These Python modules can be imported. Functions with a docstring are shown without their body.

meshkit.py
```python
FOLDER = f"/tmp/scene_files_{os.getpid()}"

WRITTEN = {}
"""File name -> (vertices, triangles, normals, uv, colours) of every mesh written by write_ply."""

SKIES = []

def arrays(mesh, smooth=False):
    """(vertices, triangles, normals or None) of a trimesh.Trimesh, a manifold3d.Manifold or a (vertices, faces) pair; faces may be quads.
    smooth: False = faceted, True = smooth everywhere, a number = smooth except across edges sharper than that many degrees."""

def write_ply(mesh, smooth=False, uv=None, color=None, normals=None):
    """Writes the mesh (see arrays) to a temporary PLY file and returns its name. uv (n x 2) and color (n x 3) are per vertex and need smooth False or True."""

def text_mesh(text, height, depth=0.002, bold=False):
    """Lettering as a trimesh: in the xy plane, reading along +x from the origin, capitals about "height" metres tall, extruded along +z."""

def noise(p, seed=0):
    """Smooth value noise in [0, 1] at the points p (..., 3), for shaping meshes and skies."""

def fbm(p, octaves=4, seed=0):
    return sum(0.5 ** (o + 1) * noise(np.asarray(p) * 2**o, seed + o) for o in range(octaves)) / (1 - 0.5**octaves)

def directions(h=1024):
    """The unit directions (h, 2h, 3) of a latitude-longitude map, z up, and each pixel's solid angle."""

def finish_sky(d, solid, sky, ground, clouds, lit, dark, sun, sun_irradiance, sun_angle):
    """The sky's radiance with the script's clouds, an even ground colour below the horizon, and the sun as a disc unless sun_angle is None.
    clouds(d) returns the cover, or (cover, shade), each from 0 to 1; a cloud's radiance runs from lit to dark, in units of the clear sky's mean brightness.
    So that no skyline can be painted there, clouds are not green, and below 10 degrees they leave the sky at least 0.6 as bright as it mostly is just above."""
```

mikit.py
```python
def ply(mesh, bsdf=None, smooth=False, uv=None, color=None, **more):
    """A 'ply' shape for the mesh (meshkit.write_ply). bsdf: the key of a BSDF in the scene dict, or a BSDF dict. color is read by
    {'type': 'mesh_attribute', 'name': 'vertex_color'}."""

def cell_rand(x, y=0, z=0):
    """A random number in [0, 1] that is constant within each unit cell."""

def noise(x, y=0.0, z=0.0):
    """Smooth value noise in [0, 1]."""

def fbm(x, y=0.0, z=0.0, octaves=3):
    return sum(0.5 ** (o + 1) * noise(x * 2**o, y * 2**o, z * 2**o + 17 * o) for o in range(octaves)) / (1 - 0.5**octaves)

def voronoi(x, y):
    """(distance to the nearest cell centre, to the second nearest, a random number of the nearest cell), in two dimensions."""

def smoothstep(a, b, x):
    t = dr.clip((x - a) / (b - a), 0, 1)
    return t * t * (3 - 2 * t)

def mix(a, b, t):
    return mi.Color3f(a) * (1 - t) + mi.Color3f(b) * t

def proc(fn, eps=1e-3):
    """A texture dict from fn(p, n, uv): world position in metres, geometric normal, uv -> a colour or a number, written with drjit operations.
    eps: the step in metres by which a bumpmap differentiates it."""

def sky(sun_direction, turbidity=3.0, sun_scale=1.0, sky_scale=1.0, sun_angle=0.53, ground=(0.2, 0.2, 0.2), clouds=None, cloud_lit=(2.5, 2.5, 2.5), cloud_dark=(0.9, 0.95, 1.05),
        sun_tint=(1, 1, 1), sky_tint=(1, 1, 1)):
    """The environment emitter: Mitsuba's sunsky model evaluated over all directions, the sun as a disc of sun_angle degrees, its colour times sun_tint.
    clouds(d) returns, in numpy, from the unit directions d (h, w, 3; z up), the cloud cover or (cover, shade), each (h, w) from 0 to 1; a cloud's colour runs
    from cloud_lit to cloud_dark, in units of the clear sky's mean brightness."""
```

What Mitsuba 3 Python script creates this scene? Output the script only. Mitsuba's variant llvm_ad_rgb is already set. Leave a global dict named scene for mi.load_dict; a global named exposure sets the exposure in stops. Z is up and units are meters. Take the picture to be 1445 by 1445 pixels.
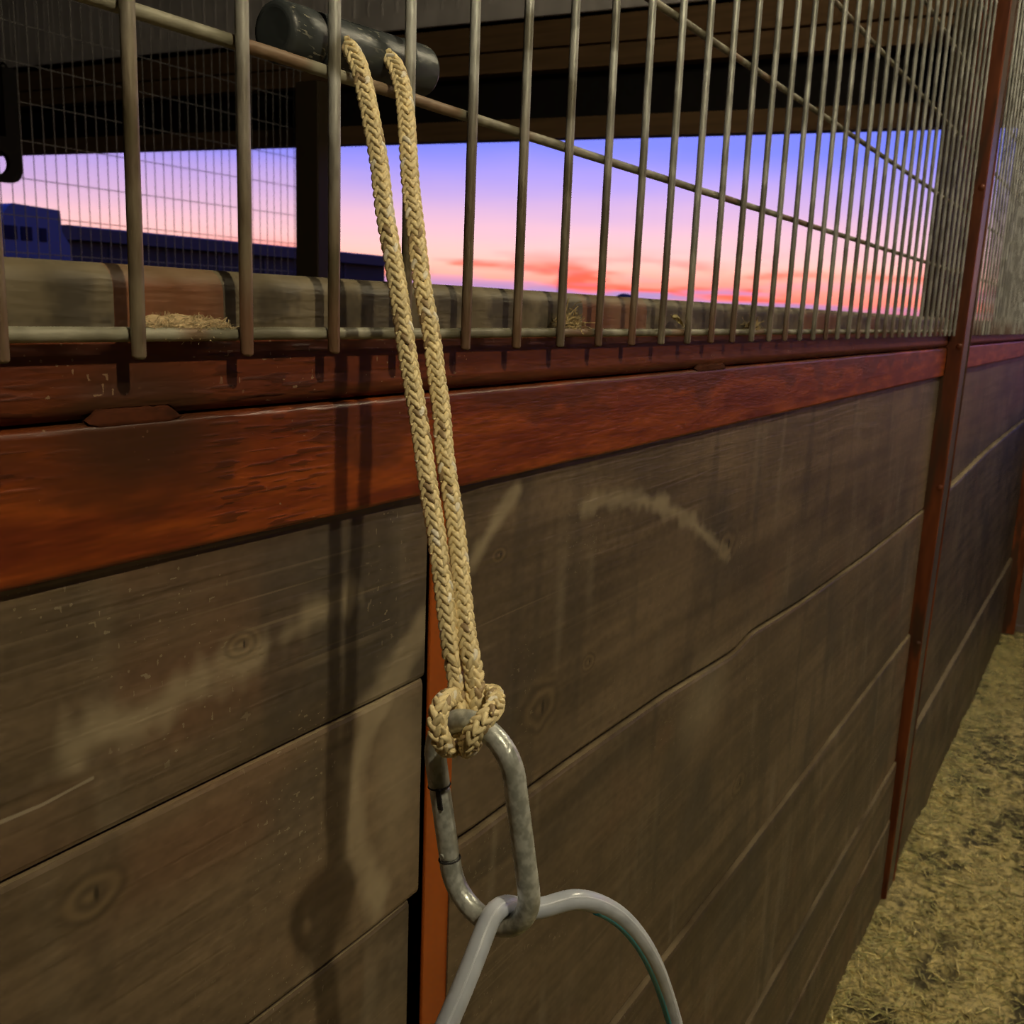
import math, random
import numpy as np, trimesh, mitsuba as mi, drjit as dr
import manifold3d as m3
import mikit, meshkit
from mikit import proc, noise, fbm, smoothstep, mix

T = mi.ScalarTransform4f
scene, labels = {}, {}
rng = np.random.default_rng(7)

# ------------------------------------------------------------------ camera, sky, lights, exposure
# World: the stall front is the plane y = 0 (camera at y < 0), x runs along it, z = 0 is the lowest wire of the grille, floor at z = -1.2.
exposure = 0.0
FLOOR = -1.2
EYE = np.array([-0.1779, -0.2944, 0.0148])
FWD, UPV = np.array([0.8348, 0.5117, -0.2032]), np.array([0.1526, 0.1396, 0.9784])
scene['camera'] = {'type': 'thinlens', 'aperture_radius': 0.0005, 'focus_distance': 0.42, 'fov': 54.594, 'fov_axis': 'x', 'near_clip': 0.02, 'far_clip': 2000.0,
                   'to_world': T().look_at(origin=EYE.tolist(), target=(EYE + FWD).tolist(), up=UPV.tolist())}


def dusk_clouds(d):
    """High veil lit by the afterglow: peach low down, coral at the horizon, mauve streaks; clear blue above."""
    el = np.degrees(np.arcsin(np.clip(d[..., 2], -1, 1)))
    az = np.degrees(np.arctan2(d[..., 0], d[..., 1]))
    toward = 0.5 + 0.5 * np.cos(np.radians(az - 66))
    wob = (meshkit.fbm(np.stack([az / 9.0, el / 1.6, el * 0 + 3], -1), 4, 3) - 0.5)
    veil = 1 - np.clip((el + 1.2 * wob - 2.2) / 6.4, 0, 1)
    veil = veil ** 1.15
    st = meshkit.fbm(np.stack([az / 5.0 + el * .35, el / 0.55, el * 0 + 9], -1), 4, 11)
    low = 1 / (1 + np.exp((np.clip(el, 0, 60) + 0.9 * wob - 1.75) / 0.55))
    shade = np.clip(low * 0.85 + np.clip((st - 0.5) * 5.0, 0, 1) * np.exp(-((el - 1.7) / 1.1) ** 2) * 0.8, 0, 1)
    streak = np.clip((meshkit.fbm(np.stack([az / 8.0 + el * .2, el / 0.42, el * 0 + 21], -1), 4, 5) - 0.42) * 9, 0, 1) * np.exp(-((el - 0.75) / 0.85) ** 2)
    cover = np.clip(veil * (0.35 + 0.65 * toward) * (1 - 0.92 * streak), 0, 0.97)
    return cover, shade


scene['sky'] = mikit.sky([math.sin(math.radians(66)), math.cos(math.radians(66)), 0.012], turbidity=2.0, sun_scale=0.0,
                         sky_tint=(2.7, 4.95, 51.0), ground=(0.03, 0.03, 0.035), clouds=dusk_clouds,
                         cloud_lit=(6.4, 3.5, 2.75), cloud_dark=(6.6, 0.75, 0.36))

WORK = np.array([-0.09, -0.65, 0.62])          # work light on a stand beside the camera
AISLE = np.array([2.1, -0.95, 1.6])            # fluorescent batten under the aisle ceiling
WORK_POWER, AISLE_POWER = 2100.0, 205.0
WARM, WARM2 = np.array([1.0, 0.85, 0.56]), np.array([1.0, 0.86, 0.58])


# ------------------------------------------------------------------ helpers
def key_of(name):
    if name not in scene and name not in labels:
        return name
    n = 1
    while f'{name}_{n:03d}' in scene or f'{name}_{n:03d}' in labels:
        n += 1
    return f'{name}_{n:03d}'


def thing(name, label, cat, group=None):
    k = key_of(name)
    labels[k] = {'label': label, 'category': cat}
    if group:
        labels[k]['group'] = group
    return k


def struct(name):
    labels[name] = {'kind': 'structure'}
    return name


def add(name, mesh, mat, parent=None, smooth=False, label=None, kind=None, **kw):
    k = key_of(f'{parent}__{name}' if parent else name)
    scene[k] = mesh if isinstance(mesh, dict) else mikit.ply(mesh, mat, smooth=smooth, **kw)
    if label or kind:
        labels.setdefault(k, {})
        if label:
            labels[k]['label'] = label
        if kind:
            labels[k]['kind'] = kind
    return k


def tm(v, f):
    return trimesh.Trimesh(np.asarray(v, float), np.asarray(f), process=False)


def box(x0, x1, y0, y1, z0, z1, b=0.002):
    """A box with chamfered edges."""
    c = np.array([(x0 + x1) / 2, (y0 + y1) / 2, (z0 + z1) / 2])
    h = np.array([x1 - x0, y1 - y0, z1 - z0]) / 2
    b = min(b, h.min() * 0.6)
    pts = [[s[0] * (h[0] - b * (a != 0)), s[1] * (h[1] - b * (a != 1)), s[2] * (h[2] - b * (a != 2))]
           for s in np.array(np.meshgrid([-1, 1], [-1, 1], [-1, 1])).reshape(3, -1).T for a in range(3)]
    m = trimesh.convex.convex_hull(np.array(pts))
    m.vertices += c
    return m


def cat(*ms):
    return trimesh.util.concatenate([x for m in ms for x in (m if isinstance(m, (list, tuple)) else [m])])


def spline(P, n):
    from scipy.interpolate import CubicSpline
    P = np.asarray(P, float)
    s = np.concatenate([[0], np.cumsum(np.linalg.norm(np.diff(P, axis=0), axis=1) ** 0.7)])
    cs = CubicSpline(s, P)
    Q = cs(np.linspace(0, s[-1], 4000))
    L = np.concatenate([[0], np.cumsum(np.linalg.norm(np.diff(Q, axis=0), axis=1))])
    u = np.linspace(0, L[-1], n)
    return np.stack([np.interp(u, L, Q[:, k]) for k in range(3)], 1)


def frames(Q, ref=(0, 0, 1.0)):
    t = np.gradient(Q, axis=0)
    t /= np.linalg.norm(t, axis=1, keepdims=True)
    a = np.cross(t[0], ref)
    if np.linalg.norm(a) < 1e-3:
        a = np.cross(t[0], [1.0, 0.2, 0])
    a /= np.linalg.norm(a)
    A = [a]
    for i in range(1, len(Q)):
        a = A[-1] - t[i] * (A[-1] @ t[i])
        A.append(a / np.linalg.norm(a))
    A = np.array(A)
    return t, A, np.cross(t, A)


def tube(Q, r, sides=14, closed=False, caps=True, ref=(0, 0, 1.0)):
    Q = np.asarray(Q, float)
    n = len(Q)
    t, A, B = frames(Q, ref)
    r = np.broadcast_to(r, (n,))
    th = np.arange(sides) * 2 * np.pi / sides
    v = Q[:, None] + r[:, None, None] * (np.cos(th)[None, :, None] * A[:, None] + np.sin(th)[None, :, None] * B[:, None])
    f = []
    m = n if closed else n - 1
    i, j = np.meshgrid(np.arange(m), np.arange(sides), indexing='ij')
    i2, j2 = (i + 1) % n, (j + 1) % sides
    q = np.stack([i * sides + j, i2 * sides + j, i2 * sides + j2, i * sides + j2], -1).reshape(-1, 4)
    f = np.vstack([q[:, [0, 2, 1]], q[:, [0, 3, 2]]])
    v = v.reshape(-1, 3)
    e = v[f[0]]
    flip = np.cross(e[1] - e[0], e[2] - e[0]) @ (e.mean(0) - Q[0]) < 0
    if flip:
        f = f[:, ::-1]
    if caps and not closed:
        k = len(v)
        v = np.vstack([v, Q[:1], Q[-1:]])
        jj = np.arange(sides)
        f = np.vstack([f, np.vstack([np.stack([jj, (jj + 1) % sides, jj * 0 + k], 1), np.stack([(n - 1) * sides + (jj + 1) % sides, (n - 1) * sides + jj, jj * 0 + k + 1], 1)])[:, ::-1 if flip else 1]])
    return tm(v, f)


def rod(p0, p1, r, sides=12, seg=1, wob=0.0, seed=0):
    """A round bar with rounded-over ends, very slightly uneven."""
    p0, p1 = np.asarray(p0, float), np.asarray(p1, float)
    L = np.linalg.norm(p1 - p0)
    e = min(r * 0.5, L * 0.2)
    s = np.concatenate([[0, e * 0.4], np.linspace(e, L - e, seg + 1), [L - e * 0.4, L]]) / L
    rr = np.full(len(s), r)
    rr[[0, -1]] = r * 0.55
    rr[[1, -2]] = r * 0.86
    Q = p0 + (p1 - p0) * s[:, None]
    if wob:
        g = np.random.default_rng(seed)
        Q[3:-3] += g.normal(0, wob, (len(Q) - 6, 3))
        rr[2:-2] *= 1 + g.normal(0, 0.015, len(rr) - 4)
    return tube(Q, rr, sides)


# ------------------------------------------------------------------ materials
def tw(b):
    return {'type': 'twosided', 'bsdf': b}


def pr(color, rough=0.6, metallic=0.0, spec=0.5, bump=None, scale=0.001, **kw):
    if not isinstance(color, dict):
        color = {'type': 'rgb', 'value': list(color)}
    if not isinstance(rough, dict):
        rough = float(rough)
    b = {'type': 'principled', 'base_color': color, 'roughness': rough, 'metallic': metallic, 'specular': spec, **kw}
    if bump is not None:
        b = {'type': 'bumpmap', 'nested': b, 'arbitrary': bump, 'scale': scale}
    return tw(b)


def mf(x):
    return mi.Float(x)


def seg_d(x, z, pts):
    """Distance in the (x, z) plane to a polyline."""
    d = mi.Float(9.0)
    for (ax, az), (bx, bz) in zip(pts[:-1], pts[1:]):
        ux, uz = bx - ax, bz - az
        t = dr.clip(((x - ax) * ux + (z - az) * uz) / (ux * ux + uz * uz), 0, 1)
        d = dr.minimum(d, dr.sqrt(dr.square(x - ax - t * ux) + dr.square(z - az - t * uz)))
    return d


ARC_A = [(0.245, -0.160), (0.229, -0.171), (0.199, -0.197), (0.186, -0.226), (0.190, -0.269), (0.208, -0.311)]
ARC_B = [(0.429, -0.119), (0.479, -0.121), (0.56, -0.138), (0.643, -0.169), (0.742, -0.218)]
DIAG = [(0.337, -0.096), (0.314, -0.112), (0.291, -0.132)]
BAND = [(0.03, -0.150), (0.06, -0.149), (0.10, -0.142), (0.14, -0.136), (0.18, -0.128)]
SCRATCH = [(-0.01, -0.1675), (0.015, -0.168), (0.036, -0.166)]
KNOTS = [(0.377, -0.254, .015), (0.111, -0.134, .005), (0.032, -0.214, .009), (0.319, -0.134, .005), (0.836, -0.498, .012), (0.448, -0.241, .006), (0.735, -0.205, .014)]


def plank_grain(p, uv):
    sd = uv.x * 37.0
    w = fbm(p.x * 5, p.z * 22, sd, 2) * 0.022
    return w, sd


def plank_color(p, n, uv):
    w, sd = plank_grain(p, uv)
    g1 = fbm(p.x * 3.0 + sd, (p.z + w) * 70.0, sd, 3)
    g2 = noise(p.x * 9.0 + sd, (p.z + w * .6) * 420.0, sd)
    blot = fbm(p.x * 5.5, p.z * 8.0, sd + p.y, 4)
    blot2 = fbm(p.x * 26, p.z * 30.0, 5.0, 3)
    c = mix((0.052, 0.037, 0.022), (0.142, 0.100, 0.059), smoothstep(0.25, 0.75, g1 * 0.45 + blot * 0.55))
    c = c * (0.88 + 0.24 * g2)
    c = mix(c, (0.125, 0.065, 0.036), 0.55 * smoothstep(0.55, 0.78, fbm(p.x * 9 + 4, p.z * 14, 2.0 + sd, 3)))
    c = mix(c, (0.046, 0.040, 0.032), 0.6 * smoothstep(0.52, 0.74, fbm(p.x * 7 + 11, p.z * 9, 6.0 + sd, 3)))
    drip = smoothstep(0.50, 0.80, fbm(p.x * 45, p.z * 7, sd, 3)) * smoothstep(.35, .65, fbm(p.x * 7, p.z * 8, sd + 9.0, 2))
    c = mix(c, (0.190, 0.155, 0.105), 0.50 * drip)
    drip2 = smoothstep(0.55, 0.75, fbm(p.x * 38 + 7, p.z * 6, sd + 3.0, 3))
    c = mix(c, (0.040, 0.033, 0.024), 0.45 * drip2)
    c = c * (0.80 + 0.40 * fbm(p.x * 160, p.z * 240, 2.0, 3))
    streak = smoothstep(0.66, 0.86, noise(p.x * 1.2 + sd, (p.z + .12 * w) * 520.0, sd + 4)) * smoothstep(.48, .66, fbm(p.x * 6, p.z * 22, sd + 5.0, 2))
    c = mix(c, (0.200, 0.155, 0.098), 0.40 * streak)
    # dust left by boots and muzzles: arcs and rubs
    rough = 0.45 + 0.75 * blot2
    wob = (fbm(p.x * 70, p.z * 70, 1.0, 2) - .5) * 0.012
    dust = 0.85 * (1 - smoothstep(0.002, 0.017, seg_d(p.x, p.z, ARC_A) + wob))
    dust = dr.maximum(dust, 0.55 * (1 - smoothstep(0.0, 0.05, dr.sqrt(dr.square((p.x - 0.222) / .75) + dr.square((p.z + 0.235) / 1.9)) + wob)))
    dust = dr.maximum(dust, 0.95 * (1 - smoothstep(0.001, 0.011, seg_d(p.x, p.z, ARC_B) + wob)))
    dust = dr.maximum(dust, 0.9 * (1 - smoothstep(0.001, 0.010, seg_d(p.x, p.z, DIAG) + wob * .6)))
    dust = dr.maximum(dust, 1.0 * (1 - smoothstep(0.002, 0.020, seg_d(p.x, p.z, BAND) + wob * 1.4 + .010 * noise(p.x * 160, p.z * 30, 2))))
    dust = dr.maximum(dust, 0.55 * (1 - smoothstep(0.0, 0.09, dr.sqrt(dr.square((p.x - 0.70) / 1.1) + dr.square((p.z + 0.352) / .8)) + wob)))
    c = mix(c, (0.27, 0.22, 0.14), dr.clip(dust * rough, 0, 1) * 0.9)
    sc = 1 - smoothstep(0.0002, 0.0010, seg_d(p.x, p.z, SCRATCH) + wob * .05)
    c = mix(c, (0.25, 0.21, 0.15), 0.8 * sc)
    flecks = smoothstep(0.90, 0.93, noise(p.x * 520, p.z * 560, 3.0)) * smoothstep(.6, .75, noise(p.x * 14, p.z * 14, 8.0))
    c = mix(c, (0.24, 0.20, 0.13), 0.45 * flecks)
    for kx, kz, kr in KNOTS:
        d = dr.sqrt(dr.square((p.x - kx) * 0.62) + dr.square(p.z - kz)) / kr
        ring = 0.5 + 0.5 * dr.sin(d * 9 + noise(p.x * 90, p.z * 90) * 3)
        k = 1 - smoothstep(0.8, 1.7, d + (blot2 - .5))
        c = mix(c, mix((0.045, 0.031, 0.016), (0.150, 0.104, 0.052), ring), 0.42 * k)
        c = mix(c, (0.010, 0.008, 0.006), 0.75 * (1 - smoothstep(0.06, 0.26, dr.sqrt(dr.square((p.x - kx - kr * .35) * 1.2) + dr.square((p.z - kz) * .5)) / kr)))
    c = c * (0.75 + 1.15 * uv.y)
    return mix(c, (0.26, 0.205, 0.125), smoothstep(.35, .7, n.z) * dr.clip(smoothstep(.9, 2.2, p.x) * .5 + 1.25 * (fbm(p.x * 14, p.y * 60, 3.0, 3) - .22), 0, 1))


def plank_bump(p, n, uv):
    w, sd = plank_grain(p, uv)
    return 0.6 * fbm(p.x * 6 + sd, (p.z + w) * 260.0, sd, 2) + 0.4 * noise(p.x * 30 + sd, p.z * 900.0) + 0.5 * fbm(p.x * 30, p.z * 40, 1.0, 2)


_pc, _pb = proc(plank_color), proc(plank_bump, 4e-4)
scene['mat_plank'] = tw({'type': 'bumpmap', 'arbitrary': _pb, 'scale': 0.0006, 'nested': {
    'type': 'blendbsdf', 'weight': proc(lambda p, n, uv: smoothstep(.25, .55, n.z)),      # dust lies on the upward ledges and kills their gloss
    'wood': {'type': 'principled', 'base_color': _pc, 'roughness': 0.50, 'specular': 0.5},
    'dusty': {'type': 'diffuse', 'reflectance': _pc}}})


def red_color(p, n, uv):
    """Rust-red paint; uv.x = how grimy (the top tube) and uv.y = seed."""
    g = uv.x
    gr = fbm(p.x * 14 + uv.y, p.z * 150, p.y * 20, 3)
    bl = fbm(p.x * 16, p.z * 38, p.y * 30 + uv.y, 4)
    c = mix((0.125, 0.020, 0.005), (0.300, 0.062, 0.008), smoothstep(0.3, 0.7, gr * .5 + bl * .5))
    worn = smoothstep(0.44, 0.62, bl + 6.0 * (p.z + 0.050)) * 0.75
    c = c * (0.72 + 0.56 * noise(p.x * 110, p.z * 900, p.y * 300))
    c = mix(c, (0.060, 0.016, 0.006), worn * (1 - g))
    c = mix(c, (0.075, 0.017, 0.006), g * (0.55 + 0.5 * bl))
    crack = smoothstep(0.58, 0.66, fbm(p.x * 70, p.z * 700, uv.y, 2)) * smoothstep(0.35, 0.6, noise(p.x * 16, p.z * 25, 4)) * smoothstep(.34, .16, p.x)
    c = mix(c, (0.040, 0.010, 0.004), 0.6 * crack)
    patch = (1 - smoothstep(.015, .036, dr.sqrt(dr.square((p.x - .058) * .8) + dr.square(p.z + .032)) + (bl - .5) * .02))
    c = mix(c, (0.045, 0.018, 0.008), 0.8 * patch)
    chip = smoothstep(0.88, 0.91, noise(p.x * 520, p.z * 560, p.y * 400)) * smoothstep(.5, .7, noise(p.x * 30, p.z * 30))
    return mix(c, (0.30, 0.20, 0.12), 0.55 * chip)


def red_bump(p, n, uv):
    return 0.35 * noise(p.x * 110, p.z * 900, p.y * 300) + 0.30 * smoothstep(0.5, 0.72, fbm(p.x * 70, p.z * 700, uv.y, 2)) * smoothstep(0.25, 0.55, noise(p.x * 16, p.z * 25, 4)) * smoothstep(.34, .16, p.x) + 0.45 * fbm(p.x * 70, p.z * 260, p.y * 60, 3)


scene['mat_bar'] = pr(proc(lambda p, n, uv: mix((0.30, 0.058, 0.006), (0.40, 0.085, 0.008), fbm(p.x * 60, p.z * 9, 2.0, 3))), 0.4)
scene['mat_weld'] = pr(proc(lambda p, n, uv: mix((0.028, 0.010, 0.005), (0.080, 0.021, 0.008), fbm(p.x * 150, p.z * 300, 1.0, 3))), 0.9, spec=0.1)
scene['mat_red'] = pr(proc(red_color), 0.40, spec=0.4, bump=proc(red_bump, 4e-4), scale=0.0007)


def tube_color(p, n, uv):
    """The upper square tube: red paint below, a film of grey-brown dust where it stands behind the wires."""
    base = red_color(p, n, mi.Point2f(0.8, 3.0))
    bay = dr.floor(p.x / 0.05)
    r = mikit.cell_rand(bay, 3, 5)
    rust = dr.select(bay > 3.5, 0.8 * smoothstep(0.72, 0.80, r), 0.0) + dr.select((bay > 0.5) & (bay < 1.5), 0.85, 0.0)
    d = mix((0.135, 0.108, 0.066), (0.058, 0.047, 0.032), smoothstep(.35, .65, fbm(p.x * 60, p.z * 60, p.y * 60, 4)))
    d = mix(d, (0.190, 0.062, 0.024), dr.clip(rust, 0, 1) * (0.55 + 0.5 * fbm(p.x * 70, p.z * 90, 2.0, 3)))
    d = mix(d, (0.22, 0.18, 0.11), 0.7 * smoothstep(0.004, -0.001, p.z) + 0.5 * smoothstep(.0165, .022, p.z))
    t = smoothstep(-0.0005, 0.0015, p.z + 0.002 * (noise(p.x * 200, 1.0, 1.0) - .5))
    return mix(base, d, t)


scene['mat_tube'] = pr(proc(tube_color), 0.55, spec=0.4, bump=proc(red_bump, 4e-4), scale=0.0007)


def wire_color(p, n, uv):
    """Galvanised wire gone dull, rust-brown towards its foot, dusty."""
    b = smoothstep(.2, .8, fbm(p.x * 90, p.z * 45, p.y * 90, 3))
    c = mix((0.320, 0.325, 0.300), (0.520, 0.530, 0.505), smoothstep(.3, .7, b))
    low = smoothstep(0.17, 0.03, p.z + 0.10 * (noise(p.x * 16, p.z * 12, 3) - .3) - 0.02) * smoothstep(1.9, 0.2, p.x)
    c = mix(c, mix((0.085, 0.050, 0.022), (0.180, 0.130, 0.062), b), 0.88 * low)
    stain = smoothstep(.55, .7, noise(p.x * 50, p.z * 45, 7)) * smoothstep(0.8, .1, p.x)
    c = mix(c, (0.10, 0.085, 0.045), 0.75 * stain)
    foot = smoothstep(0.035, 0.0, p.z) * smoothstep(.35, .6, noise(dr.floor(p.x * 20 + .5) * 3.3, 2.0, 1.0))
    return mix(c, (0.17, 0.06, 0.03), 0.6 * foot)


scene['mat_wire'] = pr(proc(wire_color), 0.42, metallic=0.25, spec=0.5, bump=proc(lambda p, n, uv: fbm(p.x * 400, p.z * 160, p.y * 400, 2), 3e-4), scale=0.0003)
scene['mat_far_wire'] = pr((0.26, 0.24, 0.23), 0.6, metallic=0.2)


def cross_color(p, n, uv):
    b = fbm(p.x * 60, p.z * 90, p.y * 90, 3)
    c = mix((0.135, 0.125, 0.085), (0.30, 0.285, 0.215), smoothstep(.3, .7, b))
    return mix(c, (0.20, 0.10, 0.05), 0.6 * smoothstep(.62, .75, noise(p.x * 26, 3, p.z * 8)))


scene['mat_cross'] = pr(proc(cross_color), 0.55, metallic=0.15, bump=proc(lambda p, n, uv: fbm(p.x * 300, p.z * 300, p.y * 300, 2), 3e-4), scale=0.0004)

scene['mat_rope'] = pr({'type': 'mesh_attribute', 'name': 'vertex_color'}, 0.50, spec=0.45, sheen=0.3)
scene['mat_rope_core'] = pr((0.10, 0.07, 0.035), 0.9)


def steel_color(p, n, uv):
    b = fbm(p.x * 420, p.y * 420, p.z * 300, 3)
    c = mix((0.36, 0.38, 0.35), (0.58, 0.60, 0.57), smoothstep(.3, .7, b))
    return mix(c, (0.30, 0.30, 0.25), 0.5 * smoothstep(.58, .72, fbm(p.x * 150, p.y * 150, p.z * 90, 3)))


scene['mat_steel'] = pr(proc(steel_color), 0.34, metallic=0.4, bump=proc(lambda p, n, uv: fbm(p.x * 700, p.y * 700, p.z * 500, 2), 2e-4), scale=0.00018)
scene['mat_slot'] = pr((0.012, 0.012, 0.012), 0.7)


def black_color(p, n, uv):
    s = smoothstep(.70, .80, noise(p.x * 420 + p.z * 500, p.z * 1500, p.y * 900)) * smoothstep(.45, .65, noise(p.x * 80, p.z * 80, p.y * 80)) * smoothstep(.6, .3, dr.abs(n.x))
    c = mix((0.022, 0.027, 0.030), (0.052, 0.060, 0.062), fbm(p.x * 90, p.y * 90, p.z * 90, 3))
    return mix(c, (0.33, 0.31, 0.24), 0.6 * s)


scene['mat_black'] = pr(proc(black_color), 0.42, spec=0.5, bump=proc(lambda p, n, uv: fbm(p.x * 350, p.y * 350, p.z * 350, 2), 3e-4), scale=0.0003)


def hose_color(p, n, uv):
    b = noise(p.x * 160, p.y * 160, p.z * 160)
    return mix((0.36, 0.40, 0.48), (0.50, 0.54, 0.62), b)


scene['mat_hose'] = pr(proc(hose_color), 0.25, spec=0.6, clearcoat=0.8, clearcoat_gloss=0.9)
scene['mat_teal'] = pr((0.05, 0.44, 0.60), 0.3, clearcoat=0.6)
scene['mat_hose_light'] = pr((0.56, 0.60, 0.68), 0.25, clearcoat=0.8)


def floor_color(p, n, uv):
    b = fbm(p.x * 3.5, p.y * 13, 1.0, 4)
    f = fbm(p.x * 90, p.y * 90, 2.0, 3)
    f = 0.55 * f + 0.45 * fbm(p.x * 420, p.y * 420, 4.0, 2)
    c = mix((0.150, 0.122, 0.045), (0.720, 0.590, 0.240), smoothstep(.3, .7, f))
    c = mix(c, (0.62, 0.52, 0.24), 0.6 * smoothstep(.62, .7, noise(p.x * 210, p.y * 210, 5)))
    soil = smoothstep(0.49, 0.60, b) * smoothstep(.42, .55, fbm(p.x * 38, p.y * 38, 7.0, 3))
    return mix(c, (0.030, 0.028, 0.020), 0.85 * soil)


scene['mat_floor'] = pr(proc(floor_color), 0.9, spec=0.15)
scene['mat_straw'] = pr({'type': 'mesh_attribute', 'name': 'vertex_color'}, 0.7, spec=0.25)
scene['mat_bedding'] = pr((0.12, 0.10, 0.055), 0.95)


def sheet_color(p, n, uv):
    return mix((0.56, 0.52, 0.51), (0.72, 0.67, 0.66), fbm(p.y * 4, p.z * 9, 1.0, 3)) * (0.9 + 0.2 * noise(p.y * 30, p.z * 2, 3))


scene['mat_sheet'] = pr(proc(sheet_color), 0.6)


def beam_color(p, n, uv):
    g = fbm(p.y * 4, p.z * 60, p.x * 60, 3)
    return mix((0.095, 0.055, 0.026), (0.190, 0.110, 0.052), g) * (0.6 + uv.x)


scene['mat_beam'] = pr(proc(beam_color), 0.7, spec=0.3)
scene['mat_dark'] = pr((0.012, 0.010, 0.009), 0.85, spec=0.2)
scene['mat_roof'] = pr((0.05, 0.045, 0.04), 0.9, spec=0.1)
scene['mat_barn'] = pr((0.07, 0.055, 0.040), 0.9, spec=0.1)


def post_color(p, n, uv):
    g = fbm(p.x * 40, p.z * 9, p.y * 40, 4)
    c = mix((0.120, 0.026, 0.008), (0.235, 0.058, 0.016), smoothstep(.3, .7, g))
    return mix(c, (0.062, 0.034, 0.020), 0.8 * smoothstep(.50, .62, fbm(p.x * 30, p.z * 5, p.y * 30 + 3, 3)))


scene['mat_post'] = pr(proc(post_color), 0.5, spec=0.4)
scene['mat_post_web'] = pr(proc(lambda p, n, uv: mix((0.045, 0.036, 0.032), (0.095, 0.075, 0.062), fbm(p.x * 40, p.z * 8, 1.0, 3))), 0.42, spec=0.5)
scene['mat_timber'] = pr((0.060, 0.042, 0.022), 0.75, spec=0.2)
scene['mat_door'] = pr((0.055, 0.026, 0.012), 0.7)
scene['mat_jamb'] = pr((0.20, 0.155, 0.135), 0.75)
scene['mat_navy'] = pr((0.055, 0.050, 0.024), 0.8)
scene['mat_navy_roof'] = pr((0.070, 0.062, 0.034), 0.7)
scene['mat_blue'] = pr((0.055, 0.105, 0.130), 0.45, clearcoat=0.3)
scene['mat_glass_dark'] = pr((0.010, 0.012, 0.016), 0.6, spec=0.2)
scene['mat_tyre'] = pr((0.012, 0.012, 0.013), 0.9)
scene['mat_field'] = pr((0.035, 0.040, 0.022), 0.95, spec=0.1)
scene['mat_leaf'] = pr((0.040, 0.045, 0.025), 0.8)
scene['mat_bark'] = pr((0.045, 0.035, 0.025), 0.9)
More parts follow.
